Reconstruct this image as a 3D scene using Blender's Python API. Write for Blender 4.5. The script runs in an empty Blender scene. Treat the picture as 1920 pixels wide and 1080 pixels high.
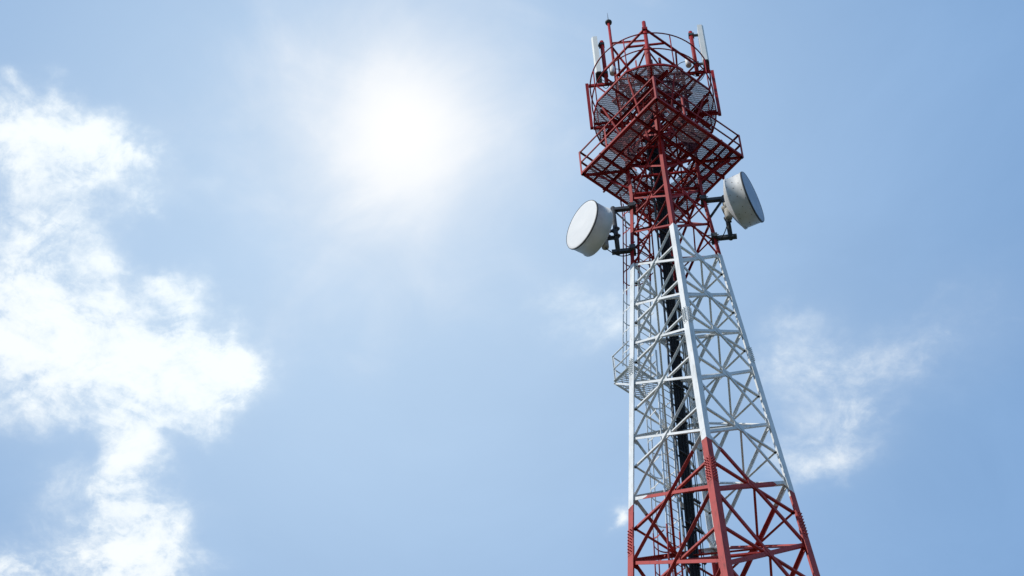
import bpy, math, random
from mathutils import Vector, Matrix
random.seed(7)
S = bpy.context.scene
COL = S.collection
# ------------------------------------------------------------------ camera
G = 1.6                                  # eye height above the ground
FPX, PITCH, ROLL = 5825.1, 0.94318, -0.071541
TX, TY, PSI = 4.24587, 46.41611, -0.04109
cam = bpy.data.cameras.new("camera"); co = bpy.data.objects.new("camera", cam); COL.objects.link(co)
cam.sensor_width = 36.0; cam.lens = FPX / 1920 * 36.0; cam.clip_start = 0.5; cam.clip_end = 6000
fw = Vector((0, math.cos(PITCH), math.sin(PITCH))); rt = Vector((1, 0, 0)); up = Vector((0, -math.sin(PITCH), math.cos(PITCH)))
r2 = rt * math.cos(ROLL) + up * math.sin(ROLL); u2 = -rt * math.sin(ROLL) + up * math.cos(ROLL)
M = Matrix((r2, u2, -fw)).transposed().to_4x4(); M.translation = (0, 0, G)
co.matrix_world = M
S.camera = co
def ray(u, v):
    d = fw + r2 * ((u - 960) / FPX) - u2 * ((v - 540) / FPX)
    return d.normalized()
# ------------------------------------------------------------------ exposure
S.view_settings.view_transform = 'Standard'; S.view_settings.look = 'None'
S.view_settings.exposure = 0.62; S.view_settings.gamma = 1.0; S.view_settings.use_curve_mapping = False
S.render.engine = 'CYCLES'
S.cycles.max_bounces = 6; S.cycles.diffuse_bounces = 4; S.cycles.transparent_max_bounces = 8
# ------------------------------------------------------------------ sun
SUN = Vector((-0.74, -0.34, 0.72)).normalized()
sl = bpy.data.lights.new("sun", 'SUN'); sl.energy = 2.15; sl.angle = math.radians(0.5); sl.color = (1.0, 0.95, 0.87)
so = bpy.data.objects.new("sun", sl); COL.objects.link(so)
so.rotation_euler = SUN.to_track_quat('Z', 'Y').to_euler()
# ------------------------------------------------------------------ world: sky, thin clouds on a cloud layer, bright aureole
W = bpy.data.worlds.new("World"); S.world = W; W.use_nodes = True
nt = W.node_tree; nt.nodes.clear()
N = lambda t: nt.nodes.new(t)
def link(a, b): nt.links.new(a, b)
def mth(op, a, b=None, c=None, clamp=False):
    n = N('ShaderNodeMath'); n.operation = op; n.use_clamp = clamp
    for i, x in enumerate((a, b, c)):
        if x is None: continue
        if isinstance(x, (int, float)): n.inputs[i].default_value = x
        else: link(x, n.inputs[i])
    return n.outputs[0]
def vmt(op, a, b=None):
    n = N('ShaderNodeVectorMath'); n.operation = op
    for i, x in enumerate((a, b)):
        if x is None: continue
        if isinstance(x, (tuple, Vector)): n.inputs[i].default_value = tuple(x)
        else: link(x, n.inputs[i])
    return n
def mixc(f, a, b):
    n = N('ShaderNodeMix'); n.data_type = 'RGBA'
    if isinstance(f, (int, float)): n.inputs[0].default_value = f
    else: link(f, n.inputs[0])
    for k, x in ((6, a), (7, b)):
        if isinstance(x, tuple): n.inputs[k].default_value = (*x, 1)
        else: link(x, n.inputs[k])
    return n.outputs[2]
SKS = 0.10
tc = N('ShaderNodeTexCoord'); D = tc.outputs['Generated']
sky = N('ShaderNodeTexSky'); sky.sky_type = 'NISHITA'; sky.sun_disc = False
sky.sun_elevation = math.asin(SUN.z); sky.sun_rotation = math.atan2(SUN.x, SUN.y)
sky.air_density = 1.0; sky.dust_density = 1.6; sky.ozone_density = 1.6
sep = N('ShaderNodeSeparateXYZ'); link(D, sep.inputs[0])
zc = mth('MAXIMUM', sep.outputs[2], 0.05)
px, py = mth('DIVIDE', sep.outputs[0], zc), mth('DIVIDE', sep.outputs[1], zc)
cmb = N('ShaderNodeCombineXYZ'); link(px, cmb.inputs[0]); link(py, cmb.inputs[1]); P = cmb.outputs[0]
def plane(u, v):
    d = ray(u, v); return Vector((d.x / d.z, d.y / d.z, 0))
def noise(vec, scale, detail, rough=0.55, lac=2.0, dist=0.0, off=(0, 0, 0)):
    a = vmt('ADD', vec, off).outputs[0]
    n = N('ShaderNodeTexNoise'); n.inputs['Scale'].default_value = scale; n.inputs['Detail'].default_value = detail
    n.inputs['Roughness'].default_value = rough; n.inputs['Lacunarity'].default_value = lac; n.inputs['Distortion'].default_value = dist
    link(a, n.inputs['Vector']); return n
# domain warp gives the wisps
w1 = noise(P, 14, 4, 0.6, off=(3.1, 0.7, 0)); w2 = noise(P, 60, 5, 0.6, off=(1.3, 8.2, 0))
o1 = vmt('MULTIPLY', vmt('SUBTRACT', w1.outputs['Color'], (0.5, 0.5, 0.5)).outputs[0], (0.050, 0.050, 0)).outputs[0]
o2 = vmt('MULTIPLY', vmt('SUBTRACT', w2.outputs['Color'], (0.5, 0.5, 0.5)).outputs[0], (0.020, 0.020, 0)).outputs[0]
PW = vmt('ADD', vmt('ADD', P, o1).outputs[0], o2).outputs[0]
BLOBS = [  # u, v, ru, rv, amount
 (20,225,120,55,1.0),(120,235,110,48,.9),(190,265,90,45,.8),(255,285,70,32,.8),(80,310,150,55,.75),(295,362,50,36,.75),(388,310,30,24,.4),(98,170,24,42,.42),(22,160,30,24,.5),
 (70,400,120,60,.55),(150,420,100,45,.4),(110,490,90,55,.6),(50,545,90,55,.65),(225,480,50,26,.5),(200,520,26,50,.45),(230,575,90,50,.45),(130,590,110,50,.5),(200,330,100,50,.4),(60,470,110,80,.35),(300,520,60,20,.3),
 (40,640,130,85,1.0),(150,690,140,80,1.1),(285,715,120,72,1.1),(375,680,85,85,1.15),(360,570,62,60,1.0),(300,530,30,20,.4),(428,722,50,56,1.1),(285,785,110,40,.9),(375,805,55,34,.6),
 (235,850,44,50,.9),(230,905,60,45,.9),(250,975,90,60,1.1),(290,1055,85,70,1.2),(175,1060,110,45,1.1),(25,1065,60,40,1.1),(122,905,45,42,.42),(90,985,60,45,.35),(50,770,120,55,.55),
 (1095,555,130,80,.48),(1140,630,80,50,.42),(1550,825,110,60,.42),(1612,770,36,24,.4),(1530,880,80,38,.45),(1640,690,160,60,.25),(1163,957,24,24,.9),(1490,650,90,90,.2),(1860,560,160,90,.16),(1700,640,200,80,.2),(1540,720,120,90,.24),(1500,590,60,30,.2),
]
tot = None
for u, v, ru, rv, am in BLOBS:
    c = plane(u, v); ex = (plane(u + ru, v) - c).length; ey = (plane(u, v - rv) - c).length
    d = vmt('MULTIPLY', vmt('SUBTRACT', PW, tuple(c)).outputs[0], (1 / ex, 1 / ey, 0)).outputs[0]
    q = vmt('DOT_PRODUCT', d, d).outputs['Value']
    g = mth('MULTIPLY', mth('EXPONENT', mth('MULTIPLY', q, -1.0)), am)
    tot = g if tot is None else mth('ADD', tot, g)
f1 = noise(P, 34, 8, 0.60, dist=0.9, off=(5.5, 2.2, 0)).outputs['Fac']
f2 = noise(P, 95, 8, 0.64, dist=0.2, off=(2.5, 4.2, 0)).outputs['Fac']
dens = mth('ADD', mth('MULTIPLY', mth('SUBTRACT', f1, 0.5), 2.2), mth('MULTIPLY', mth('SUBTRACT', f2, 0.5), 1.35))
f0 = noise(P, 17, 6, 0.62, dist=0.6, off=(9.3, 3.6, 0)).outputs['Fac']
f3 = noise(PW, 260, 5, 0.6, dist=0.4, off=(1.7, 5.1, 0)).outputs['Fac']
dens = mth('ADD', dens, mth('ADD', mth('MULTIPLY', mth('SUBTRACT', f0, 0.52), 1.7), mth('MULTIPLY', mth('SUBTRACT', f3, 0.5), 0.7)))
cl = mth('MULTIPLY', tot, mth('ADD', 0.95, dens))
mr = N('ShaderNodeMapRange'); mr.interpolation_type = 'SMOOTHSTEP'; link(cl, mr.inputs[0])
mr.inputs[1].default_value = 0.10; mr.inputs[2].default_value = 1.25
soft = mth('MULTIPLY', mth('SUBTRACT', 1.0, mth('EXPONENT', mth('MULTIPLY', tot, -0.9))), 0.38)   # thin haze round the clouds
cloud = mth('SUBTRACT', 1.0, mth('MULTIPLY', mth('SUBTRACT', 1.0, mth('MULTIPLY', mr.outputs[0], 0.97)), mth('SUBTRACT', 1.0, soft)))
ms = N('ShaderNodeMapRange'); link(mth('ADD', cl, mth('MULTIPLY', mth('SUBTRACT', f1, 0.5), 1.6)), ms.inputs[0]); ms.inputs[1].default_value = 0.25; ms.inputs[2].default_value = 1.7
cshade = ms.outputs[0]
# faint high veil over the whole sky
veil = noise(P, 7, 7, 0.6, dist=0.6, off=(0.4, 0.9, 0)).outputs['Fac']
mv = N('ShaderNodeMapRange'); link(veil, mv.inputs[0]); mv.inputs[1].default_value = 0.43; mv.inputs[2].default_value = 0.68; mv.inputs[3].default_value = 0.0; mv.inputs[4].default_value = 0.42
# aureole round the bright spot
GD = ray(757, 243)
ca = vmt('DOT_PRODUCT', vmt('NORMALIZE', D).outputs[0], tuple(GD)).outputs['Value']
th2 = mth('MULTIPLY', mth('SUBTRACT', 1.0, ca), 2.0)            # angle squared
th = mth('SQRT', mth('MAXIMUM', th2, 0.0))
EXS = 1.0 / (SKS * 2 ** 0.62)                                    # display 1.0 in raw units
hn = noise(P, 9, 5, 0.6, dist=0.8, off=(7.7, 1.9, 0)).outputs['Fac']
hn2 = noise(P, 22, 6, 0.6, dist=0.6, off=(2.7, 6.9, 0)).outputs['Fac']
ths = mth('MULTIPLY', th2, mth('MAXIMUM', mth('ADD', 1.0, mth('ADD', mth('MULTIPLY', mth('SUBTRACT', hn, 0.5), 2.6), mth('MULTIPLY', mth('SUBTRACT', hn2, 0.5), 1.4))), 0.3))
gss = lambda w, a: mth('MULTIPLY', mth('EXPONENT', mth('MULTIPLY', ths, -1 / (w ** 2))), a)
cw = vmt('DOT_PRODUCT', vmt('NORMALIZE', D).outputs[0], tuple(ray(640, 420))).outputs['Value']
wide = mth('MULTIPLY', mth('EXPONENT', mth('MULTIPLY', mth('SUBTRACT', 1.0, cw), -2 / (0.145 ** 2))), 0.50)
glow = mth('ADD', mth('ADD', gss(0.0165, 2.3), gss(0.040, 0.80)), 0.0)
halo = mth('SUBTRACT', 1.0, mth('EXPONENT', mth('MULTIPLY', glow, -1.0)))
base = mixc(mv.outputs[0], sky.outputs[0], (0.44 * EXS, 0.62 * EXS, 0.90 * EXS))
TINT = N('ShaderNodeMix'); TINT.data_type = 'RGBA'; TINT.blend_type = 'MULTIPLY'; TINT.inputs[0].default_value = 1.0
link(base, TINT.inputs[6]); TINT.inputs[7].default_value = (1.0, 1.0, 1.0, 1)
hz = mixc(0.82, TINT.outputs[2], (0.214 * EXS, 0.402 * EXS, 0.71 * EXS))  # milky tropical air
cc = mixc(cshade, (0.74 * EXS, 0.83 * EXS, 0.93 * EXS), (0.99 * EXS, 1.0 * EXS, 1.0 * EXS))
c1 = mixc(cloud, hz, cc)
widef = mth('SUBTRACT', 1.0, mth('EXPONENT', mth('MULTIPLY', wide, -1.0)))
c2 = mixc(halo, mixc(widef, c1, (0.95 * EXS, 1.11 * EXS, 1.20 * EXS)), (1.04 * EXS, 1.04 * EXS, 1.04 * EXS))
bg = N('ShaderNodeBackground'); bg.inputs[1].default_value = SKS; link(c2, bg.inputs[0])
wo = N('ShaderNodeOutputWorld'); link(bg.outputs[0], wo.inputs[0])

# ------------------------------------------------------------------ materials
def material(name, rough=0.5, metal=0.0):
    m = bpy.data.materials.new(name); m.use_nodes = True
    t = m.node_tree; b = t.nodes['Principled BSDF']; b.inputs['Roughness'].default_value = rough; b.inputs['Metallic'].default_value = metal; b.inputs['Specular IOR Level'].default_value = 0.3
    return m, t, b
def nnoise(t, scale, detail=5, rough=0.6, stretch=None):
    g = t.nodes.new('ShaderNodeNewGeometry'); v = g.outputs['Position']
    if stretch:
        mp = t.nodes.new('ShaderNodeMapping'); mp.inputs['Scale'].default_value = stretch; t.links.new(v, mp.inputs[0]); v = mp.outputs[0]
    n = t.nodes.new('ShaderNodeTexNoise'); n.inputs['Scale'].default_value = scale; n.inputs['Detail'].default_value = detail
    n.inputs['Roughness'].default_value = rough; t.links.new(v, n.inputs['Vector']); return n.outputs['Fac']
def nmix(t, f, a, b):
    n = t.nodes.new('ShaderNodeMix'); n.data_type = 'RGBA'
    if isinstance(f, (int, float)): n.inputs[0].default_value = f
    else: t.links.new(f, n.inputs[0])
    for k, x in ((6, a), (7, b)):
        if isinstance(x, tuple): n.inputs[k].default_value = (*x, 1)
        else: t.links.new(x, n.inputs[k])
    return n.outputs[2]
def nramp(t, f, lo, hi, a=0.0, b=1.0):
    n = t.nodes.new('ShaderNodeMapRange'); t.links.new(f, n.inputs[0])
    for i, x in enumerate((lo, hi, a, b)): n.inputs[i + 1].default_value = x
    return n.outputs[0]
RED, RED2, FAD, WHT, WHT2 = (0.24, 0.010, 0.012), (0.40, 0.022, 0.024), (0.47, 0.060, 0.054), (0.66, 0.70, 0.71), (0.80, 0.82, 0.82)
def red_nodes(t):
    c = nmix(t, nramp(t, nnoise(t, 1.1), 0.35, 0.65), RED, RED2)
    g = t.nodes.new('ShaderNodeNewGeometry'); sp = t.nodes.new('ShaderNodeSeparateXYZ'); t.links.new(g.outputs['Position'], sp.inputs[0])
    c = nmix(t, nramp(t, sp.outputs[2], 60, 58, 0, .85), c, FAD)          # the lowest painted band is the oldest and most faded
    return nmix(t, nramp(t, nnoise(t, 9, 8, 0.7, (1, 1, .25)), 0.52, 0.70, 0, .8), c, (0.13, 0.022, 0.018))
def white_nodes(t):
    c = nmix(t, nramp(t, nnoise(t, 1.8), 0.35, 0.65), WHT, WHT2)
    return nmix(t, nramp(t, nnoise(t, 10, 8, 0.7, (1, 1, .22)), 0.53, 0.72, 0, .65), c, (0.40, 0.37, 0.31))
def bands(name, zoff=0.0):
    m, t, b = material(name, 0.58); b.inputs['Specular IOR Level'].default_value = 0.18
    g = t.nodes.new('ShaderNodeNewGeometry'); s = t.nodes.new('ShaderNodeSeparateXYZ'); t.links.new(g.outputs['Position'], s.inputs[0])
    def mm(op, a, bb):
        n = t.nodes.new('ShaderNodeMath'); n.operation = op
        for i, x in enumerate((a, bb)):
            if isinstance(x, (int, float)): n.inputs[i].default_value = x
            else: t.links.new(x, n.inputs[i])
        return n.outputs[0]
    z = mm('ADD', s.outputs[2], mm('MULTIPLY', mm('SUBTRACT', nnoise(t, 1.4, 3), 0.5), 0.22))
    f = mm('FRACT', mm('DIVIDE', mm('SUBTRACT', z, 64.66 + G + zoff), 19.2), 0)
    f = mm('LESS_THAN', f, 0.5)
    t.links.new(nmix(t, f, white_nodes(t), red_nodes(t)), b.inputs['Base Color'])
    return m
PAINT = bands('aviation_paint_bands')
m, t, b = material('red_paint', 0.58); b.inputs['Specular IOR Level'].default_value = 0.18; t.links.new(red_nodes(t), b.inputs['Base Color']); REDM = m
def simple(name, a, bcol, scale, rough=0.5, metal=0.0, bump=0.0):
    m, t, b = material(name, rough, metal)
    f = nnoise(t, scale, 6)
    t.links.new(nmix(t, nramp(t, f, 0.35, 0.65), a, bcol), b.inputs['Base Color'])
    if bump:
        bp = t.nodes.new('ShaderNodeBump'); bp.inputs['Strength'].default_value = bump; bp.inputs['Distance'].default_value = 0.02
        t.links.new(f, bp.inputs['Height']); t.links.new(bp.outputs[0], b.inputs['Normal'])
    return m
DISHW = simple('white_shroud_paint', (0.60, 0.61, 0.60), (0.74, 0.75, 0.74), 2.2, 0.55, bump=.2)
RADOME = simple('radome_fabric', (0.72, 0.74, 0.75), (0.80, 0.81, 0.81), 2.0, 0.6, bump=.15)
DARKRIM = simple('dark_rubber_rim', (0.06, 0.065, 0.07), (0.10, 0.105, 0.11), 8, 0.6)
BRACKET = simple('grimy_galvanised_steel', (0.035, 0.04, 0.045), (0.085, 0.09, 0.095), 7, 0.6, 0.2)
GALV = simple('galvanised_steel', (0.30, 0.31, 0.31), (0.42, 0.42, 0.41), 9, 0.5, 0.4)
CABLE = simple('black_cable_jacket', (0.006, 0.006, 0.007), (0.016, 0.017, 0.020), 5, 0.85)
MESH = simple('painted_deck_mesh', (0.075, 0.038, 0.07), (0.13, 0.065, 0.11), 6, 0.6)
MESHW = simple('pale_deck_mesh', (0.50, 0.52, 0.53), (0.64, 0.66, 0.67), 6, 0.5)
PANEL = simple('panel_antenna_plastic', (0.74, 0.76, 0.72), (0.82, 0.83, 0.79), 3, 0.5)
UNIT = simple('grey_unit_housing', (0.30, 0.30, 0.28), (0.46, 0.44, 0.38), 12, 0.6)
CONC = simple('footing_concrete', (0.30, 0.29, 0.27), (0.42, 0.41, 0.38), 3, 0.9)
RUST = simple('rusted_bolt_heads', (0.10, 0.045, 0.025), (0.20, 0.10, 0.06), 30, 0.8)

# ------------------------------------------------------------------ mesh helpers (all in tower coordinates, z from the eye height)
class MB:
    def __init__(s): s.v = []; s.f = []; s.mi = []; s.sm = []; s.cur = 0
    def add(s, vs, fs, smooth=False):
        o = len(s.v); s.v += [Vector(x) for x in vs]; s.f += [tuple(i + o for i in f) for f in fs]
        s.mi += [s.cur] * len(fs); s.sm += [smooth] * len(fs); return s
    def sweep(s, prof, p, q, a, b, prof2=None):      # closed profile [(x,y)] along p->q in the frame a,b
        n = len(prof); prof2 = prof2 or prof
        vs = [p + a * x + b * y for x, y in prof] + [q + a * x + b * y for x, y in prof2]
        fs = [(i, (i + 1) % n, n + (i + 1) % n, n + i) for i in range(n)] + [tuple(range(n - 1, -1, -1)), tuple(range(n, 2 * n))]
        return s.add(vs, fs)
    def angle(s, p, q, out, size, th=None, flip=1):  # L-section with one flange in the plane facing `out`
        p, q, out = Vector(p), Vector(q), Vector(out); th = th or max(size * .12, .008)
        d = (q - p).normalized(); sd = d.cross(out).normalized() * flip; n = sd.cross(d).normalized()
        if n.dot(out) < 0: n = -n
        z, t = size, th
        pr = [(0, 0), (z, 0), (z, -t), (t, -t), (t, -z), (0, -z)]
        return s.sweep([(x - z / 2, y) for x, y in pr], p, q, sd, n)
    def leg(s, p, q, ci, size, size2, th=.014):      # L-section, heel outwards along ci
        p, q = Vector(p), Vector(q); c = Vector((*ci, 0)).normalized(); t = Vector((-c.y, c.x, 0))
        a = (-c + t).normalized(); b = (-c - t).normalized()
        pr = lambda z: [(-z * .25 + x, -z * .25 + y) for x, y in [(0, 0), (z, 0), (z, th), (th, th), (th, z), (0, z)]]
        return s.sweep(pr(size), p, q, a, b, pr(size2))
    def box(s, p, q, w, h, upv=(0, 0, 1)):
        p, q, upv = Vector(p), Vector(q), Vector(upv); d = (q - p).normalized(); a = d.cross(upv)
        if a.length < 1e-4: a = d.cross(Vector((1, 0, 0)))
        a.normalize(); b = a.cross(d)
        return s.sweep([(-w / 2, -h / 2), (w / 2, -h / 2), (w / 2, h / 2), (-w / 2, h / 2)], p, q, a, b)
    def channel(s, p, q, w, h, th=.01, side=1):
        p, q = Vector(p), Vector(q); d = (q - p).normalized(); a = d.cross(Vector((0, 0, 1))).normalized() * side; b = Vector((0, 0, 1))
        return s.sweep([(0, -h / 2), (w, -h / 2), (w, -h / 2 + th), (th, -h / 2 + th), (th, h / 2 - th), (w, h / 2 - th), (w, h / 2), (0, h / 2)], p, q, a, b)
    def tube(s, pts, r, n=8, closed=False, caps=True):
        pts = [Vector(x) for x in pts]; m = len(pts); vs = []; ref = None
        for i in range(m):
            if closed: d = pts[(i + 1) % m] - pts[i - 1]
            else: d = pts[min(i + 1, m - 1)] - pts[max(i - 1, 0)]
            d.normalize()
            if ref is None: ref = d.orthogonal().normalized()
            ref = (ref - d * ref.dot(d)).normalized(); b = d.cross(ref)
            rr = r[i] if isinstance(r, (list, tuple)) else r
            vs += [pts[i] + ref * rr * math.cos(2 * math.pi * k / n) + b * rr * math.sin(2 * math.pi * k / n) for k in range(n)]
        fs = []
        for i in range(m if closed else m - 1):
            j = (i + 1) % m
            fs += [(i * n + k, i * n + (k + 1) % n, j * n + (k + 1) % n, j * n + k) for k in range(n)]
        s.add(vs, fs, True)
        if caps and not closed: o = len(s.v) - len(vs); s.f += [tuple(o + k for k in range(n - 1, -1, -1)), tuple(o + (m - 1) * n + k for k in range(n))]; s.mi += [s.cur] * 2; s.sm += [False] * 2
        return s
    def lathe(s, c, ax, prof, n=64, closed=False):   # prof [(distance along ax, radius)]
        c, ax = Vector(c), Vector(ax).normalized(); a = ax.orthogonal().normalized(); b = ax.cross(a); m = len(prof); vs = []
        for h, r in prof: vs += [c + ax * h + a * r * math.cos(2 * math.pi * k / n) + b * r * math.sin(2 * math.pi * k / n) for k in range(n)]
        fs = []
        for i in range(m if closed else m - 1):
            j = (i + 1) % m; fs += [(i * n + k, i * n + (k + 1) % n, j * n + (k + 1) % n, j * n + k) for k in range(n)]
        return s.add(vs, fs, True)
    def build(s, name, mats, parent, off=(0, 0, 0), autosmooth=True):
        me = bpy.data.meshes.new(name); off = Vector(off)
        me.from_pydata([tuple(v - off) for v in s.v], [], s.f)
        if not isinstance(mats, (list, tuple)): mats = [mats]
        for x in mats: me.materials.append(x)
        me.polygons.foreach_set('material_index', s.mi); me.polygons.foreach_set('use_smooth', s.sm)
        me.update()
        o = bpy.data.objects.new(name, me); COL.objects.link(o)
        if parent: o.parent = parent
        return o
ROTZ = Matrix.Rotation(PSI, 3, 'Z')
def toworld(p):
    p = ROTZ @ Vector(p); return Vector((p.x + TX, p.y + TY, p.z + G))
def thing(name, label, cat, base=(0, 0, 0), group=None):
    o = bpy.data.objects.new(name, None); COL.objects.link(o); o.empty_display_size = .2
    o.location = toworld(base); o.rotation_euler = (0, 0, PSI); o['label'] = label; o['category'] = cat
    if group: o['group'] = group
    return o
DIR = dict(F=Vector((0, -1, 0)), R=Vector((1, 0, 0)), B=Vector((0, 1, 0)), L=Vector((-1, 0, 0)))
ORD = 'FRBL'
def rad(z):
    if z >= 67.68: return .932
    if z >= 64.69: return .932 + (67.68 - z) / (67.68 - 64.69) * (1.131 - .932)
    return 1.131 + .0767 * (64.69 - z)
def corner(n, z): v = DIR[n] * rad(z); return Vector((v.x, v.y, z))
def V2(v, z): return Vector((v[0], v[1], z))

# ------------------------------------------------------------------ ground (below the frame, gives the bounce light)
gm_ = MB(); R_ = 3000
gm_.add([(-R_, -R_, 0), (R_, -R_, 0), (R_, R_, 0), (-R_, R_, 0)], [(0, 1, 2, 3)])
gr = gm_.build('ground', simple('grass_and_bare_soil', (0.05, 0.062, 0.032), (0.12, 0.11, 0.072), .35, 0.95), None); gr['kind'] = 'structure'

# ------------------------------------------------------------------ the lattice tower
BASE = -G
T = thing('lattice_tower', 'tall red and white banded steel lattice tower carrying dishes and platforms', 'radio tower', (0, 0, BASE))
OFF = (0, 0, BASE)
ZL = [73.6, 72.1, 70.62, 69.19, 67.68, 66.13, 64.69, 62.97, 61.37, 59.77, 57.64, 55.43, 53.20, 50.42, 47.4]
ZB = [47.4, 43.9, 40.0, 35.7, 31.0, 25.8, 20.2, 14.2, 8.0, 1.6 - G + .25 - 0.0]
ZB[-1] = BASE + .3
def legsize(z): return .115 if z > 64.7 else (.15 if z > 60.4 else (.165 if z > 53.9 else .19))
for n in ORD:
    m = MB(); zs = [73.75, 67.68, 64.69, 60.4, 53.9, BASE + .25]
    for a, b in zip(zs, zs[1:]):
        sz = legsize((a + b) / 2)
        m.leg(corner(n, a), corner(n, b), DIR[n][:2], sz, sz)
    c = DIR[n]; t = Vector((-c.y, c.x, 0))
    # cap and gusset plates where the braces land
    for z in ZL:
        p = corner(n, z); sz = legsize(z - .01)
        for sg in (-1, 1):
            a = (-c + t * sg).normalized(); nn = (c + t * sg).normalized()
            q = p + a * (sz * .75) + nn * (-.002)
            w = .16 if z < 64.8 else .12
            if z > 73.5: continue
            o = p - c * 0 + a * (sz * .35) - nn * .03
            m.box(o + Vector((0, 0, -w)), o + Vector((0, 0, w * .9)), .010, w * 1.1, a)
    leg = m.build('leg', PAINT, T, OFF)
    for zc in (60.35, 53.85):                     # splice joints with protruding bolts
        p = corner(n, zc); sz = legsize(zc + .2)
        for sg in (-1, 1):
            sp = MB(); a = (-c + t * sg).normalized(); nn = (c + t * sg).normalized()
            slope = (corner(n, zc - .5) - corner(n, zc + .5))
            hgt = .46 if zc < 55 else .32
            e = p + c * (sz * .25 * 1.414)
            sp.box(e + a * sz * .5 + nn * .006 - slope * hgt, e + a * sz * .5 + nn * .006 + slope * hgt, .012, sz * .86, a)
            for k in range(8):
                f = -1 + 2 * (k + .5) / 8
                for y in (.28, .72):
                    cpt = e + a * sz * y + slope * hgt * f * .9
                    sp.tube([cpt + nn * .008, cpt + nn * .06], .014, 6)
            sp.build('splice_joint', PAINT, leg, OFF)
    ft = MB(); p = corner(n, BASE)
    ft.box(p + Vector((0, 0, -.4)), p + Vector((0, 0, .25)), .9, .9, (0, 1, 0))
    ft.build('footing', CONC, T, OFF)
extra = MB(); ndiag = 0
for k in range(len(ZL) + len(ZB) - 2):
    zz = ZL + ZB[1:]; z1, z0 = zz[k], zz[k + 1]
    vis = k < len(ZL) - 1
    ds = .050 if z1 > 64.8 else (.066 if z1 > 57 else .088)
    hs = .040 if z1 > 64.8 else (.052 if z1 > 57 else .062)
    ws1, ws0 = rad(z1), rad(z0); f = ws1 / (ws1 + ws0); zm = z1 + (z0 - z1) * f   # where the diagonals cross
    mids = []
    for i in range(4):
        a, b = ORD[i], ORD[(i + 1) % 4]; out = (DIR[a] + DIR[b]).normalized()
        A1, A0, B1, B0 = corner(a, z1), corner(a, z0), corner(b, z1), corner(b, z0)
        e = (B1 - A1).normalized(); ins = .03
        Am, Bm = corner(a, zm), corner(b, zm); Mid = (Am + Bm) / 2; mids.append(Mid)
        jobs = [(A1 + e * ins, B0 - e * ins, .010, 1), (A0 + e * ins, B1 - e * ins, .032, -1)]
        first = True
        for jn, (p, q, o, fl) in enumerate(jobs):
            steep = jn == (0 if i in (0, 1) else 1)
            sep_ = (k == 0)                              # the topmost short panel and all below the frame go together
            m = extra if (not vis or sep_) else MB()
            pa, qa = p - out * o + Vector((0, 0, -.03)), q - out * o + Vector((0, 0, .03))
            if steep and i == 3:
                pa, qa = pa - out * .012, qa - out * .012
                m.angle(pa, qa, -out, ds, flip=1)
                m.v = m.v
            else: m.angle(pa, qa, out, ds, flip=fl)
            if vis and not sep_:
                if ndiag < 100: m.build('diagonal_brace', PAINT, T, OFF); ndiag += 1
                else:
                    extra.add(m.v, m.f)
        if vis:
            m = MB(); m.angle(Am + e * ins - out * .05, Bm - e * ins - out * .05, out, hs, flip=-1)
            g = .11 if z1 > 64.8 else .15
            m.box(Mid - out * .024 - e * g, Mid - out * .024 + e * g, .010, g * 1.6, Vector((0, 0, 1)))
            m.build('horizontal_brace', PAINT, T, OFF)
    if vis:
        for i in range(4):
            a, b = mids[i], mids[(i + 1) % 4]; d = (b - a).normalized()
            MB().angle(a + d * .08 - Vector((0, 0, .04)), b - d * .08 - Vector((0, 0, .04)), Vector((0, 0, -1)), hs * .95).build('plan_brace', PAINT, T, OFF)
ex = extra.build('distant_braces', PAINT, T, OFF); ex['kind'] = 'stuff'

# -- square top frame with corner ties (its own part)
fr = MB(); zt = 73.9; rr = 1.33
for i in range(4):
    a, b = DIR[ORD[i]] * rr, DIR[ORD[(i + 1) % 4]] * rr; z = Vector((0, 0, zt))
    d = (b - a).normalized(); fr.angle(a + z - d * .06, b + z + d * .06, Vector((0, 0, -1)), .055)
for n in ORD:
    c = DIR[n]; t = Vector((-c.y, c.x, 0)); o = c * (rr - .52)
    fr.box(o - t * .56 + Vector((0, 0, zt + .01)), o + t * .56 + Vector((0, 0, zt + .01)), .05, .05)
for i in range(4):   # the tower's own top square
    a, b = corner(ORD[i], 73.66), corner(ORD[(i + 1) % 4], 73.66); fr.angle(a, b, Vector((0, 0, -1)), .06)
for a, b in (('F', 'B'), ('L', 'R')):
    fr.box(corner(a, 73.62 if a == 'F' else 73.56), corner(b, 73.62 if a == 'F' else 73.56), .06, .05)
fr.build('top_frame', REDM, T, OFF)
for i in range(4):       # raking struts between the two decks and a middle bracket frame
    a, b = DIR[ORD[i]], DIR[ORD[(i + 1) % 4]]; out = (a + b).normalized(); e = (b - a).normalized()
    for sg in (-1, 1):
        m = MB(); m.angle(V2(out * .68 + e * sg * .30, 69.35), V2(out * 1.42 + e * sg * .55, 71.30), e, .05); m.build('strut', REDM, T, OFF)
        m = MB(); m.angle(V2(out * .66 + e * sg * .62, 70.95), V2(out * 1.20 + e * sg * .20, 69.25), e, .045); m.build('strut', REDM, T, OFF)
    for z, q in ((70.35, 1.32), (72.45, 1.12)):
        m = MB(); m.angle(V2(a * q, z), V2(b * q, z), out, .055); m.angle(V2(a * q, z + .02), V2(a * .9, z + .02), Vector((0, 0, -1)), .05); m.build('bracket_frame', REDM, T, OFF)
for z in (67.75, 68.55, 69.9, 70.7, 71.2, 72.4, 73.1):      # plan bracing corner to corner through the head
    for a, b, dz in (('F', 'B', 0), ('L', 'R', .07)):
        m = MB(); m.angle(corner(a, z) + Vector((0, 0, dz)), corner(b, z) + Vector((0, 0, dz)), Vector((0, 0, -1)), .055); m.build('plan_brace', REDM, T, OFF)
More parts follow.
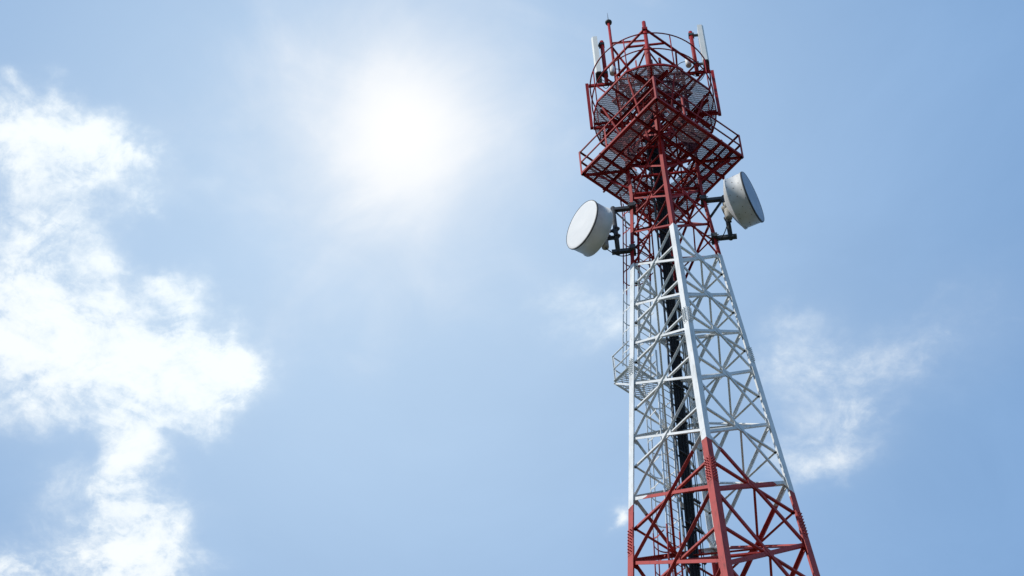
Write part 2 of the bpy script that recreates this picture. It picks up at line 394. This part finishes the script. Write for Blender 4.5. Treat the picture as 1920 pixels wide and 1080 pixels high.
for i in range(4):
    a, b = ORD[i], ORD[(i + 1) % 4]
    for z0, z1, q in ((69.2, 71.3, .30), (69.3, 71.4, .68), (71.5, 73.5, .36), (71.6, 73.5, .64)):
        p0, p1 = corner(a, z0), corner(b, z0); c0 = (p0 + (p1 - p0) * q) * 1.02
        m = MB(); m.angle(c0, Vector((c0.x, c0.y, z1)), (DIR[a] + DIR[b]).normalized(), .055); m.build('bracket_post', REDM, T, OFF)
    for z in (69.75, 70.4, 71.15, 72.0, 72.7):
        m = MB(); p0, p1 = corner(a, z) * 1.0, corner(b, z); p0.z = p1.z = z; m.angle(p0, p1, (DIR[a] + DIR[b]).normalized(), .05); m.build('horizontal_brace', REDM, T, OFF)

# ------------------------------------------------------------------ platforms
def deck_mesh(poly, hole, z, pitch=.032, w=.0165, ang=45, mat=MESH):
    """grating of real bars clipped to a polygon minus a hole"""
    m = MB(); n = len(poly)
    def clip(P_, dirv, c0, pg):
        hits = []
        nn = Vector((-dirv.y, dirv.x))
        for i in range(len(pg)):
            a, b = Vector(pg[i]), Vector(pg[(i + 1) % len(pg)]); da, db = a.dot(nn) - c0, b.dot(nn) - c0
            if da * db < 0: q = a + (b - a) * (da / (da - db)); hits.append(q.dot(dirv))
        return sorted(hits)
    for aa, pt, ww, zo in ((ang, pitch, w, 0), (ang + 62, pitch * 2.0, w * .5, -.006)):
        dv = Vector((math.cos(math.radians(aa)), math.sin(math.radians(aa)))); nn = Vector((-dv.y, dv.x))
        lo = min(Vector(p).dot(nn) for p in poly); hi = max(Vector(p).dot(nn) for p in poly); c = lo + pt / 2
        while c < hi:
            h = clip(None, dv, c, poly)
            if len(h) == 2:
                segs = [(h[0], h[1])]; g = clip(None, dv, c, hole) if hole else []
                if len(g) == 2: segs = [(h[0], g[0]), (g[1], h[1])]
                for s0, s1 in segs:
                    if s1 - s0 < .02: continue
                    A = dv * s0 + nn * c; B_ = dv * s1 + nn * c
                    a0, a1, b0, b1 = A - nn * ww / 2, A + nn * ww / 2, B_ - nn * ww / 2, B_ + nn * ww / 2
                    zt_, zb_ = z + zo, z + zo - .012
                    m.add([(a0.x, a0.y, zt_), (a1.x, a1.y, zt_), (b1.x, b1.y, zt_), (b0.x, b0.y, zt_), (a0.x, a0.y, zb_), (a1.x, a1.y, zb_), (b1.x, b1.y, zb_), (b0.x, b0.y, zb_)],
                          [(0, 1, 2, 3), (7, 6, 5, 4), (0, 4, 5, 1), (2, 6, 7, 3), (1, 5, 6, 2), (0, 3, 7, 4)])
            c += pt
    return m
def main_beams(m, z, rt_, reach, h=.12):
    """four channel beams along the tower faces, run out to the platform edge"""
    for i in range(4):
        a, b = DIR[ORD[i]], DIR[ORD[(i + 1) % 4]]; out = (a + b).normalized(); e = (b - a).normalized()
        c = out * (rt_ * .7071 + .05)
        zz = z - h / 2 - .03 - (.004 if i % 2 else .02)
        m.channel(V2(c - e * reach, zz), V2(c + e * reach, zz), .05, h)
def platform_square():
    z = 69.12; r = 2.19
    pe = bpy.data.objects.new('platform', None); COL.objects.link(pe); pe.parent = T; pe['label'] = 'lower square red work platform with straight handrails'
    m = MB(); main_beams(m, z, .932, r * .7071 + .04)
    for i in range(4):   # edge angles
        a, b = DIR[ORD[i]] * r, DIR[ORD[(i + 1) % 4]] * r; out = (a + b).normalized()
        m.angle(V2(a, z - .03), V2(b, z - .03), out, .085, flip=-1)
    for i in range(4):   # secondary joists parallel to each edge, outside the tower
        a, b = DIR[ORD[i]], DIR[ORD[(i + 1) % 4]]; out = (a + b).normalized(); e = (b - a).normalized()
        c = out * (r * .7071 - .42)
        m.channel(V2(c - e * (r * .7071 - .03), z - .072 - .003 * i), V2(c + e * (r * .7071 - .03), z - .072 - .003 * i), .035, .07)
        for s_ in (-.38, .38): m.box(V2(out * .75 + e * s_, z - .05), V2(out * (r * .7071 - .02) + e * s_, z - .05), .04, .06)
    for n in ORD:        # corner ties and knee braces down to the legs
        c = DIR[n]
        m.channel(V2(c * .95, z - .10), V2(c * (r - .12), z - .10), .04, .09)
        m.angle(V2(c * (r - .38), z - .16), V2(c * .96, z - .95), Vector((-c.y, c.x, 0)), .055)
    m.build('deck_frame', REDM, pe, OFF)
    pl = [(DIR[n] * (r - .01))[:2] for n in ORD]; ho = [(DIR[n] * (1.92 if n == 'F' else .86))[:2] for n in ORD]
    deck_mesh(pl, ho, z + .012, ang=-47).build('deck_mesh', MESH, pe, OFF)
    for i, n in enumerate(ORD):
        m = MB(); m.leg(V2(DIR[n] * (r - .02), z - .10), V2(DIR[n] * (r - .02), z + 1.0), DIR[n][:2], .06, .06, .008); m.build('rail_post', REDM, pe, OFF)
        a, b = DIR[n] * r, DIR[ORD[(i + 1) % 4]] * r; out = (a + b).normalized(); mm = (a + b) / 2 * .99 - (b - a) * .16
        m = MB(); m.angle(V2(mm, z - .06), V2(mm, z + .98), out, .055); m.build('rail_post', REDM, pe, OFF)
        for h in (.985, .5):
            m = MB(); m.angle(V2(a * .992, z + h), V2(b * .992, z + h), out, .045); m.build('guard_rail', REDM, pe, OFF)
platform_square()
def platform_round():
    z = 71.50; r = 1.68
    pe = bpy.data.objects.new('platform', None); COL.objects.link(pe); pe.parent = T; pe['label'] = 'upper rounded red platform ringed by two hoops'
    m = MB(); main_beams(m, z, .932, 1.36)
    pts = []
    for q in range(4):
        for a in (-24, -12, 0, 12, 24): pts.append(Vector((r * math.cos(math.radians(90 * q + a)), r * math.sin(math.radians(90 * q + a)), 0)))
    NP_ = len(pts)
    for k in range(NP_): m.box(V2(pts[k], z - .03), V2(pts[(k + 1) % NP_], z - .03), .035, .075)
    for n in ORD:
        c = DIR[n]; t = Vector((-c.y, c.x, 0))
        m.box(V2(c * .95, z - .075), V2(c * r, z - .075), .05, .07)
        for s_ in (-1, 1):
            q = (c + t * s_ * .42).normalized(); m.box(V2(c * .93, z - .06), V2(q * r, z - .06), .035, .05)
        e = (c + t).normalized(); m.box(V2(e * .70, z - .055), V2(e * (r * .925), z - .055), .045, .06)
        m.angle(V2(c * (r - .3), z - .12), V2(c * .96, z - .85), t, .05)
        m.angle(V2(e * (r - .25), z - .12), V2(c * .9, z - 1.0), t, .04)
    m.build('deck_frame', REDM, pe, OFF)
    deck_mesh([(p * .985)[:2] for p in pts], [(DIR[n] * .80)[:2] for n in ORD], z + .012, ang=-47).build('deck_mesh', MESH, pe, OFF)
    rp = [Vector((r * math.cos(2 * math.pi * k / 72), r * math.sin(2 * math.pi * k / 72), 0)) for k in range(72)]
    for h in (.80, 1.62): MB().tube([V2(p, z + h) for p in rp], .019, 8, closed=True).build('guard_hoop', REDM, pe, OFF)
    for k in range(8):
        a = math.radians(22.5 + 45 * k); q = Vector((r * math.cos(a), r * math.sin(a), 0))
        MB().tube([V2(q * .995, z - .05), V2(q * .995, z + 1.64)], .017, 6).build('rail_post', REDM, pe, OFF)
platform_round()
# -- small rest platform beside the ladder
def platform_rest():
    z = 60.42; pe = bpy.data.objects.new('platform', None); COL.objects.link(pe); pe.parent = T; pe['label'] = 'small white rest platform outside the left leg'
    e = (DIR['B'] - DIR['L']).normalized(); o = (DIR['L'] + DIR['B']).normalized(); Lp = corner('L', z)
    o = (DIR['L'] - DIR['F']).normalized()
    wd, dp = .95, .62
    c = [Lp, Lp + o * dp, Lp + o * dp + e * wd, Lp + e * wd]
    m = MB()
    for i in range(4):
        a, b = c[i], c[(i + 1) % 4]; m.angle(a, b, (b - a).cross(Vector((0, 0, 1))).normalized(), .06)
    m.angle(c[1] - Vector((0, 0, .03)), corner('L', z - .7), (DIR['F'] + DIR['L']).normalized(), .045)
    m.build('deck_frame', PAINT, pe, OFF)
    deck_mesh([p[:2] for p in c], None, z + .03, pitch=.06, w=.02, ang=20).build('deck_mesh', MESHW, pe, OFF)
    for k in (1, 2):
        MB().angle(c[k] - Vector((0, 0, .04)), c[k] + Vector((0, 0, 1.08)), o, .04).build('rail_post', PAINT, pe, OFF)
    for h in (.55, 1.06):
        for a, b in ((0, 1), (1, 2), (2, 3)):
            MB().tube([c[a] + Vector((0, 0, h)), c[b] + Vector((0, 0, h))], .017, 6).build('guard_rail', PAINT, pe, OFF)
platform_rest()
# -- outrigger frames on the side legs
for n in 'LR':
    c = DIR[n]; t = Vector((-c.y, c.x, 0)); m = MB(); ro = 1.757; za, zb = 71.27, 73.43
    m.box(V2(c * ro, za - .04), V2(c * ro, zb + .04), .085, .085, t)
    for z in (za, zb): m.channel(V2(c * .93, z), V2(c * (ro - .045), z), .06, .10)
    m.angle(V2(c * 1.5, zb - .06), V2(c * .95, zb - 1.0), t, .05)
    m.build('outrigger', REDM, T, OFF)

# ------------------------------------------------------------------ feeder cables on a rack, inside the back-left face
def facept(z, tt, inset): # tt from L to B
    a, b = corner('L', z), corner('B', z); inn = -(DIR['L'] + DIR['B']).normalized()
    return a + (b - a) * tt + inn * inset
e_lb = (DIR['B'] - DIR['L']).normalized(); inn = -(DIR['L'] + DIR['B']).normalized()
CB = thing('cable_bundle', 'thick black bundle of feeder cables climbing inside the lattice tower', 'cable bundle', facept(BASE, .62, .25))
coff = facept(BASE, .62, .25)
def cpos(z): return facept(z, .60, .30)
zs = [BASE + .3 + i * (72.9 - BASE - .3) / 114 for i in range(115)]
for k in range(9):
    x = (k - 4) * .036
    m = MB(); pts = []
    for i, z in enumerate(zs):
        pts.append(cpos(z) + e_lb * (x * .93 + .003 * math.sin(i * .7 + k * 2)) + inn * (.010 * math.sin(k * 2.3 + i * .6)))
    m.tube(pts, (.0205, .018, .022, .019)[k % 4], 6); m.build('cable', CABLE, CB, coff)
m = MB()
for sg in (-1, 1):
    m.channel(cpos(BASE + .3) + e_lb * sg * .19 - inn * .03, cpos(BASE + .4) + e_lb * sg * .19 - inn * .03, .03, .05)
m = MB()
for sg in (-1, 1):
    for a, b in zip(zs, zs[1:]):
        m.box(cpos(a) + e_lb * sg * .20 - inn * .04, cpos(b) + e_lb * sg * .20 - inn * .04, .03, .045, inn)
z = BASE + 1
while z < 70.8:
    m.box(cpos(z) - e_lb * .20 - inn * .035, cpos(z) + e_lb * .20 - inn * .035, .03, .03)
    z += .62
m.build('cable_rack', BRACKET, CB, coff)
low = MB(); z = BASE + 1.1
while z < 70.8:
    m = MB() if z > 46 else low
    m.box(cpos(z) - e_lb * .185 + inn * .035, cpos(z) + e_lb * .185 + inn * .035, .05, .022); z += 1.24
    if m is not low: m.build('clamp_bar', BRACKET, CB, coff)
low.build('lower_clamp_bars', BRACKET, CB, coff)['kind'] = 'stuff'
# single thin cables beside the bundle
CT = thing('conduit_line', 'thin dark conduit with clips running up beside the black cable bundle', 'conduit', facept(BASE, .8, .3))
m = MB(); cc0 = facept(BASE, .8, .3)
m.tube([cpos(z) + e_lb * (.29 + .01 * math.sin(i)) for i, z in enumerate(zs)], .013, 6)
m.tube([cpos(z) + e_lb * (.36 + .012 * math.sin(i * 1.3)) for i, z in enumerate(zs)], .010, 6)
m.build('line', CABLE, CT, cc0)
m = MB(); z = BASE + 1.3
while z < 70.5:
    m.box(cpos(z) + e_lb * .19, cpos(z) + e_lb * .40, .06, .05); z += 1.03
m.build('clip', BRACKET, CT, cc0)

# ------------------------------------------------------------------ caged ladder on the outside of the back-left face
ZR = 60.45
def lpos(z, low=False):
    if low or z < ZR: return facept(z, .44, .16)
    return facept(z, 0, 0) + e_lb * .50 - inn * .10
lb = lpos(BASE)
LD = thing('caged_ladder', 'climbing ladder with hooped safety cage up the left side of the tower', 'ladder', lb)
for lz, lo in (([BASE + .1, 53.9, ZR + 1.0], True), ([ZR, 64.69, 67.68, 69.2], False)):
    for sg in (-1, 1):
        m = MB()
        for a, b in zip(lz, lz[1:]): m.box(lpos(a, lo) + e_lb * sg * .2, lpos(b, lo) + e_lb * sg * .2, .045, .02, inn)
        m.build('ladder_rail', PAINT, LD, lb)
low = MB(); z = BASE + .3
while z < 69.1:
    m = MB() if z > 46 else low
    m.tube([lpos(z) - e_lb * .2, lpos(z) + e_lb * .2], .011, 6); z += .31
    if m is not low: m.build('rung', PAINT, LD, lb)
low.build('lower_rungs', PAINT, LD, lb)['kind'] = 'stuff'
def hoop(z, lo=False, r=.36, n=18):
    pts = []; dp = .55 if lo or z < ZR else .70
    for i in range(n + 1):
        a = math.pi * i / n; pts.append(lpos(z, lo) + e_lb * (-math.cos(a) * r * (1.0 if .15 < i / n < .85 else .85)) - inn * (dp * math.sin(a) ** .75))
    return pts
z = 46.2
while z < 69:
    m = MB(); pts = hoop(z)
    for a, b in zip(pts, pts[1:]): m.box(a, b, .008, .045)
    m.build('cage_hoop', PAINT, LD, lb); z += .86
for lz, lo in (([46.1, 53.9, ZR - .3], True), ([ZR + .8, 64.69, 67.68, 68.8], False)):
    for i in (4, 9, 14):
        m = MB()
        for a, b in zip(lz, lz[1:]): m.box(hoop(a, lo)[i], hoop(b, lo)[i], .035, .008, inn)
        m.build('cage_strap', PAINT, LD, lb)

# ------------------------------------------------------------------ drum dishes
def arc_cable(p, q, sag, n=14, side=Vector((0, 0, 0))):
    p, q = Vector(p), Vector(q)
    return [p + (q - p) * (i / n) + Vector((0, 0, -sag)) * math.sin(math.pi * i / n) + side * math.sin(math.pi * i / n) for i in range(n + 1)]
def dish(n, az, tilt, face, R, depth, label, zt, zb, rp, bolts=False, rdm=None):
    c = DIR[n]; t = Vector((-c.y, c.x, 0))
    # az: world azimuth vector -> tower coordinates
    ax = ROTZ.inverted() @ Vector((az[0], az[1], 0)).normalized(); ax = (ax + Vector((0, 0, tilt))).normalized()
    face = Vector(face)
    base = V2(c * rad(zb), zb)
    D_ = thing('drum_dish_antenna', label, 'dish antenna', base, 'drum dishes bolted to the tower legs')
    back = -depth
    m = MB()
    m.lathe(face, ax, [(0.0, R), (-.02, R + .012), (-.05, R + .012), (-.055, R), (back + .04, R * .985), (back + .035, R + .012), (back, R + .012), (back - .004, R * .97), (back, R * .965), (-.02, R * .975)], 72, closed=True)
    sh = m.build('shroud', DISHW, D_, base)
    if bolts:
        bm = MB(); a0 = ax.orthogonal().normalized(); b0 = ax.cross(a0)
        for k in range(17):
            for hh in (-.10, -.26, -.42):
                an = 2 * math.pi * (k + (.5 if hh == -.26 else 0)) / 17 + .2 * math.sin(k * 3 + hh * 20)
                q = face + ax * (hh + .03 * math.sin(k * 5.1)) + (a0 * math.cos(an) + b0 * math.sin(an)) * (R * .99)
                nn = (a0 * math.cos(an) + b0 * math.sin(an)); bm.tube([q, q + nn * .010], .010, 6)
        bm.build('shroud_bolts', RUST, sh, base)
    MB().lathe(face, ax, [(.003, R * 1.002), (.010, R * .985), (.012, R * .9), (.018, R * .5), (.022, .001)], 72).build('radome', rdm or RADOME, D_, base)
    MB().lathe(face, ax, [(.016, R + .004), (-.006, R + .018), (-.03, R + .018), (-.03, R + .013), (.004, R + .006)], 72, closed=True).build('rim_band', DARKRIM, D_, base)
    # parabolic reflector bulging behind the shroud
    pr = [(back - .002, R + .008)] + [(back - .002 - .21 * (1 - (x / 10) ** 2), R * x / 10 * .985) for x in range(10, 0, -1)] + [(back - .212, .05)]
    m = MB(); m.lathe(face, ax, pr, 64); m.build('reflector', DISHW, D_, base)
    hub = face + ax * (back - .20)
    m = MB(); m.lathe(hub, ax, [(.05, .001), (.05, .16), (-.06, .16), (-.06, .09), (-.16, .09), (-.16, .001)], 20)
    sd = ax.cross(Vector((0, 0, 1))).normalized()
    m.build('hub', UNIT, D_, base)
    pp = c * rp
    # pipe and arms
    MB().tube([V2(pp, zb - .08), V2(pp, zt + .10)], .062, 14).build('mount_pipe', BRACKET, D_, base)
    for z in (zt, zb):
        m = MB(); m.box(V2(c * (rad(z) - .04), z), V2(c * (rp + (.16 if z == zb else .06)), z), .10, .11)
        m.box(V2(c * (rad(z) - .02), z) - t * .14, V2(c * (rad(z) - .02), z) + t * .14, .16, .15)
        for sg in (-1, 1): m.tube([V2(c * (rad(z) + .1), z) + t * sg * .12, V2(c * (rad(z) - .24), z) + t * sg * .12], .014, 6)
        m.build('mount_arm', BRACKET, D_, base)
    m = MB(); m.angle(V2(c * (rp - .05), zt - .08), V2(c * rad(zt - .85), zt - .85), t, .05)
    m.build('diagonal_strut', BRACKET, D_, base)
    # clamp bracket from pipe to hub
    m = MB(); zc = hub.z
    for dz in (.16, -.16):
        pc = V2(pp, zc + dz); m.box(pc - sd * .10, pc + sd * .10, .14, .07)
        m.box(pc, hub + Vector((0, 0, dz * .6)), .05, .07)
    m.box(V2(pp, zc - .2), V2(pp, zc + .2), .15, .10)
    q = hub - ax * .02
    m.tube([V2(pp + t * .07, zc - .34), q + Vector((0, 0, -.20))], .022, 8)
    m.build('clamp_bracket', BRACKET, D_, base)
    m = MB(); u0 = hub + sd * .02 - ax * .02 + Vector((0, 0, -.20)); m.tube([u0 + Vector((0, 0, .10)), u0 + Vector((0, 0, .06)), u0 - Vector((0, 0, .30)), u0 - Vector((0, 0, .33))], [.07, .095, .095, .07], 14)
    m.build('radio_unit', UNIT, D_, base)
    m = MB(); m.tube(arc_cable(u0 - Vector((0, 0, .33)), V2(c * rad(zb - .05), zb - .15), .22), .014, 6); m.build('jumper_cable', CABLE, D_, base)
    return D_
def world2local(w):
    w = Vector(w); w = Vector((w.x - TX, w.y - TY, w.z)); return ROTZ.inverted() @ w
def onray(u, v, dist): return world2local(ray(u, v) * dist)     # distances are from the eye
def dist_of(p): # distance from the eye of a tower-local point
    return (toworld(p) - Vector((0, 0, G))).length
pL = V2(DIR['L'] * 1.47, 66.2); axL = Vector((-.80, -.60, 0))
fL = onray(1091, 421, dist_of(pL) - .95 * .33)
dish('L', (-.80, -.60), -.05, fL, .685, .50, 'white drum dish antenna with bright face on the left side of the tower', 67.22, 65.32, 1.45)
pR = V2(DIR['R'] * 1.62, 66.3)
fR = onray(1411, 369, dist_of(pR) - .95 * .21)
RD2 = simple('shaded_radome_fabric', (0.30, 0.37, 0.47), (0.40, 0.47, 0.56), 2.0, 0.5, bump=.2)  # radome turned from the sun: its blue-grey shade is put into the base colour
dish('R', (.918, -.397), 0.0, fR, .70, .50, 'speckled grey drum dish antenna pointing right on the right side of the tower', 67.2, 65.45, 1.48, True, RD2)

# ------------------------------------------------------------------ panel antennas with their poles
def panel(n, label):
    c = DIR[n]; t = Vector((-c.y, c.x, 0)); zb, zt = 73.38, 75.65; rp = 1.20 if n == 'L' else 1.34; base = V2(c * rp, zb)
    A = thing('panel_antenna', label, 'panel antenna', base, 'panel antennas on top poles')
    MB().tube([V2(c * rp, zb), V2(c * rp, zt)], .058, 12).build('mount_pole', REDM, A, base)
    m = MB(); rc = rp + (.20 if n == 'L' else .29); w, d = (.38, .17) if n == 'L' else (.42, .17); z0, z1 = 73.80, 75.68
    prof = [(-w / 2, -d / 2), (w / 2, -d / 2), (w / 2, d * .25), (w * .36, d / 2), (-w * .36, d / 2), (-w / 2, d * .25)]
    lean = c * .0
    m.sweep(prof, V2(c * rc, z0), V2(c * rc, z1), t, c); m.build('radome', PANEL, A, base)
    m = MB(); m.sweep([(x * .96, y * .92) for x, y in prof], V2(c * rc, z0 - .03), V2(c * rc, z0 - .001), t, c)
    for k in range(4): q = V2(c * rc, z0 - .03) + t * (k - 1.5) * .06; m.tube([q, q - Vector((0, 0, .07))], .014, 6)
    m.build('connector_plate', BRACKET, A, base)
    for z in (z0 + .12, z1 - .22):
        m = MB(); m.box(V2(c * (rp + .04), z), V2(c * (rc - d / 2 + .005), z), .05, .07); m.box(V2(c * (rp - .07), z), V2(c * (rp + .09), z), .15, .09); m.build('clamp', BRACKET, A, base)
    m = MB(); q = V2(c * (rp - .20), 74.05); m.tube([q - Vector((0, 0, .17)), q - Vector((0, 0, .15)), q + Vector((0, 0, .15)), q + Vector((0, 0, .19))], [.05, .085, .085, .04], 12)
    m.build('radio_unit', PANEL, A, base)
    for k in range(3):
        m = MB(); s0 = V2(c * rc, z0 - .1) + t * (k - 1) * .06
        m.tube(arc_cable(s0, V2(c * (rp - .12 - .1 * k), 73.5), .22 + .08 * k, side=t * .1 * (k - 1)), .011, 6); m.build('jumper_cable', CABLE, A, base)
    m = MB(); q = V2(c * (rp - .17), 74.15); m.tube(arc_cable(q, V2(c * (rp - .45), 73.25), -.25, side=-c * .2), .011, 6); m.build('jumper_cable', CABLE, A, base)
panel('L', 'pale panel antenna on the pole at the left of the tower top')
panel('R', 'pale panel antenna on the pole at the right of the tower top')

# front mast pole (no antenna on it)
base = V2(DIR['F'] * 1.30, 71.2)
FP = thing('bare_mount_pole', 'bare red mounting pole at the front centre of the tower top', 'pole', base)
MB().tube([base, V2(DIR['F'] * 1.30, 74.33)], .055, 12).build('pole_shaft', REDM, FP, base)
m = MB()
for z in (73.9, 71.7): m.box(V2(DIR['F'] * 1.30, z - .05), V2(DIR['F'] * 1.30, z + .05), .17, .15)
m.build('clamp', REDM, FP, base)
base = V2(DIR['B'] * 1.27, 71.2)
FP = thing('bare_mount_pole', 'bare red mounting pole at the rear of the tower top, half hidden', 'pole', base)
MB().tube([base, V2(DIR['B'] * 1.27, 73.75)], .05, 12).build('pole_shaft', REDM, FP, base)
# short hoop round the tower top between the poles
# lightning rod
base = corner('L', 73.1)
LR = thing('lightning_rod', 'slim red lightning rod mast with a black finial and needle tip', 'lightning rod', base)
MB().tube([base, V2(base, 76.65)], .040, 10).build('mast', REDM, LR, base)
m = MB(); m.lathe(V2(base, 76.65), (0, 0, 1), [(-.03, .001), (-.03, .09), (.03, .10), (.08, .06), (.11, .001)], 16); m.build('finial', DARKRIM, LR, base)
MB().tube([V2(base, 76.7), V2(base, 77.2)], [.013, .004], 6).build('needle', DARKRIM, LR, base)
m = MB(); m.angle(V2(base, 75.55), corner('F', 74.0) + Vector((0, 0, 0)), Vector((0, 0, 1)), .05); m.build('stay', REDM, LR, base)
m = MB(); m.angle(V2(base, 75.4), Vector((-.3, .15, 73.6)), Vector((0, 0, 1)), .045); m.build('stay', REDM, LR, base)

# ------------------------------------------------------------------ small equipment inside the head
base = Vector((-.1, .2, 72.9))
TB = thing('tower_mounted_amplifiers', 'cluster of small dark boxes hung under the tower top', 'equipment', base)
for k, (x, y, z) in enumerate([(-.3, -.25, 73.0), (.28, -.3, 72.95), (.1, .4, 72.9), (-.42, .2, 72.7), (.45, .15, 72.5), (-.15, -.5, 71.9), (.2, .1, 71.8), (-.5, -.3, 70.5), (.5, -.2, 70.3), (.05, -.62, 73.2), (-.62, .05, 73.0), (.6, .1, 73.1), (.3, .5, 70.9)]):
    m = MB(); m.box((x, y, z - .13), (x, y, z + .13), .16, .10, (1, .3, 0)); m.build('box', DARKRIM, TB, base)
WK = []
for k in range(7):   # feeders fanning out from the rack to the antennas
    p = cpos(72.0) + e_lb * (k - 3) * .036; q = [V2(DIR['L'] * 1.1, 73.3), V2(DIR['R'] * 1.1, 73.3), V2(DIR['F'] * 1.0, 72.6), V2(DIR['B'] * .9, 72.8), Vector((.3, -.2, 72.9)), Vector((-.3, -.2, 72.9)), Vector((.45, .15, 72.4))][k]
    mid = (p + q) / 2 + Vector((.1 * math.sin(k * 2), .1 * math.cos(k * 3), .1))
    pts = [p * (1 - s) ** 2 + mid * 2 * s * (1 - s) + q * s * s for s in [i / 12 for i in range(13)]]
    MB().tube(pts, .02, 6).build('cable', CABLE, CB, coff)
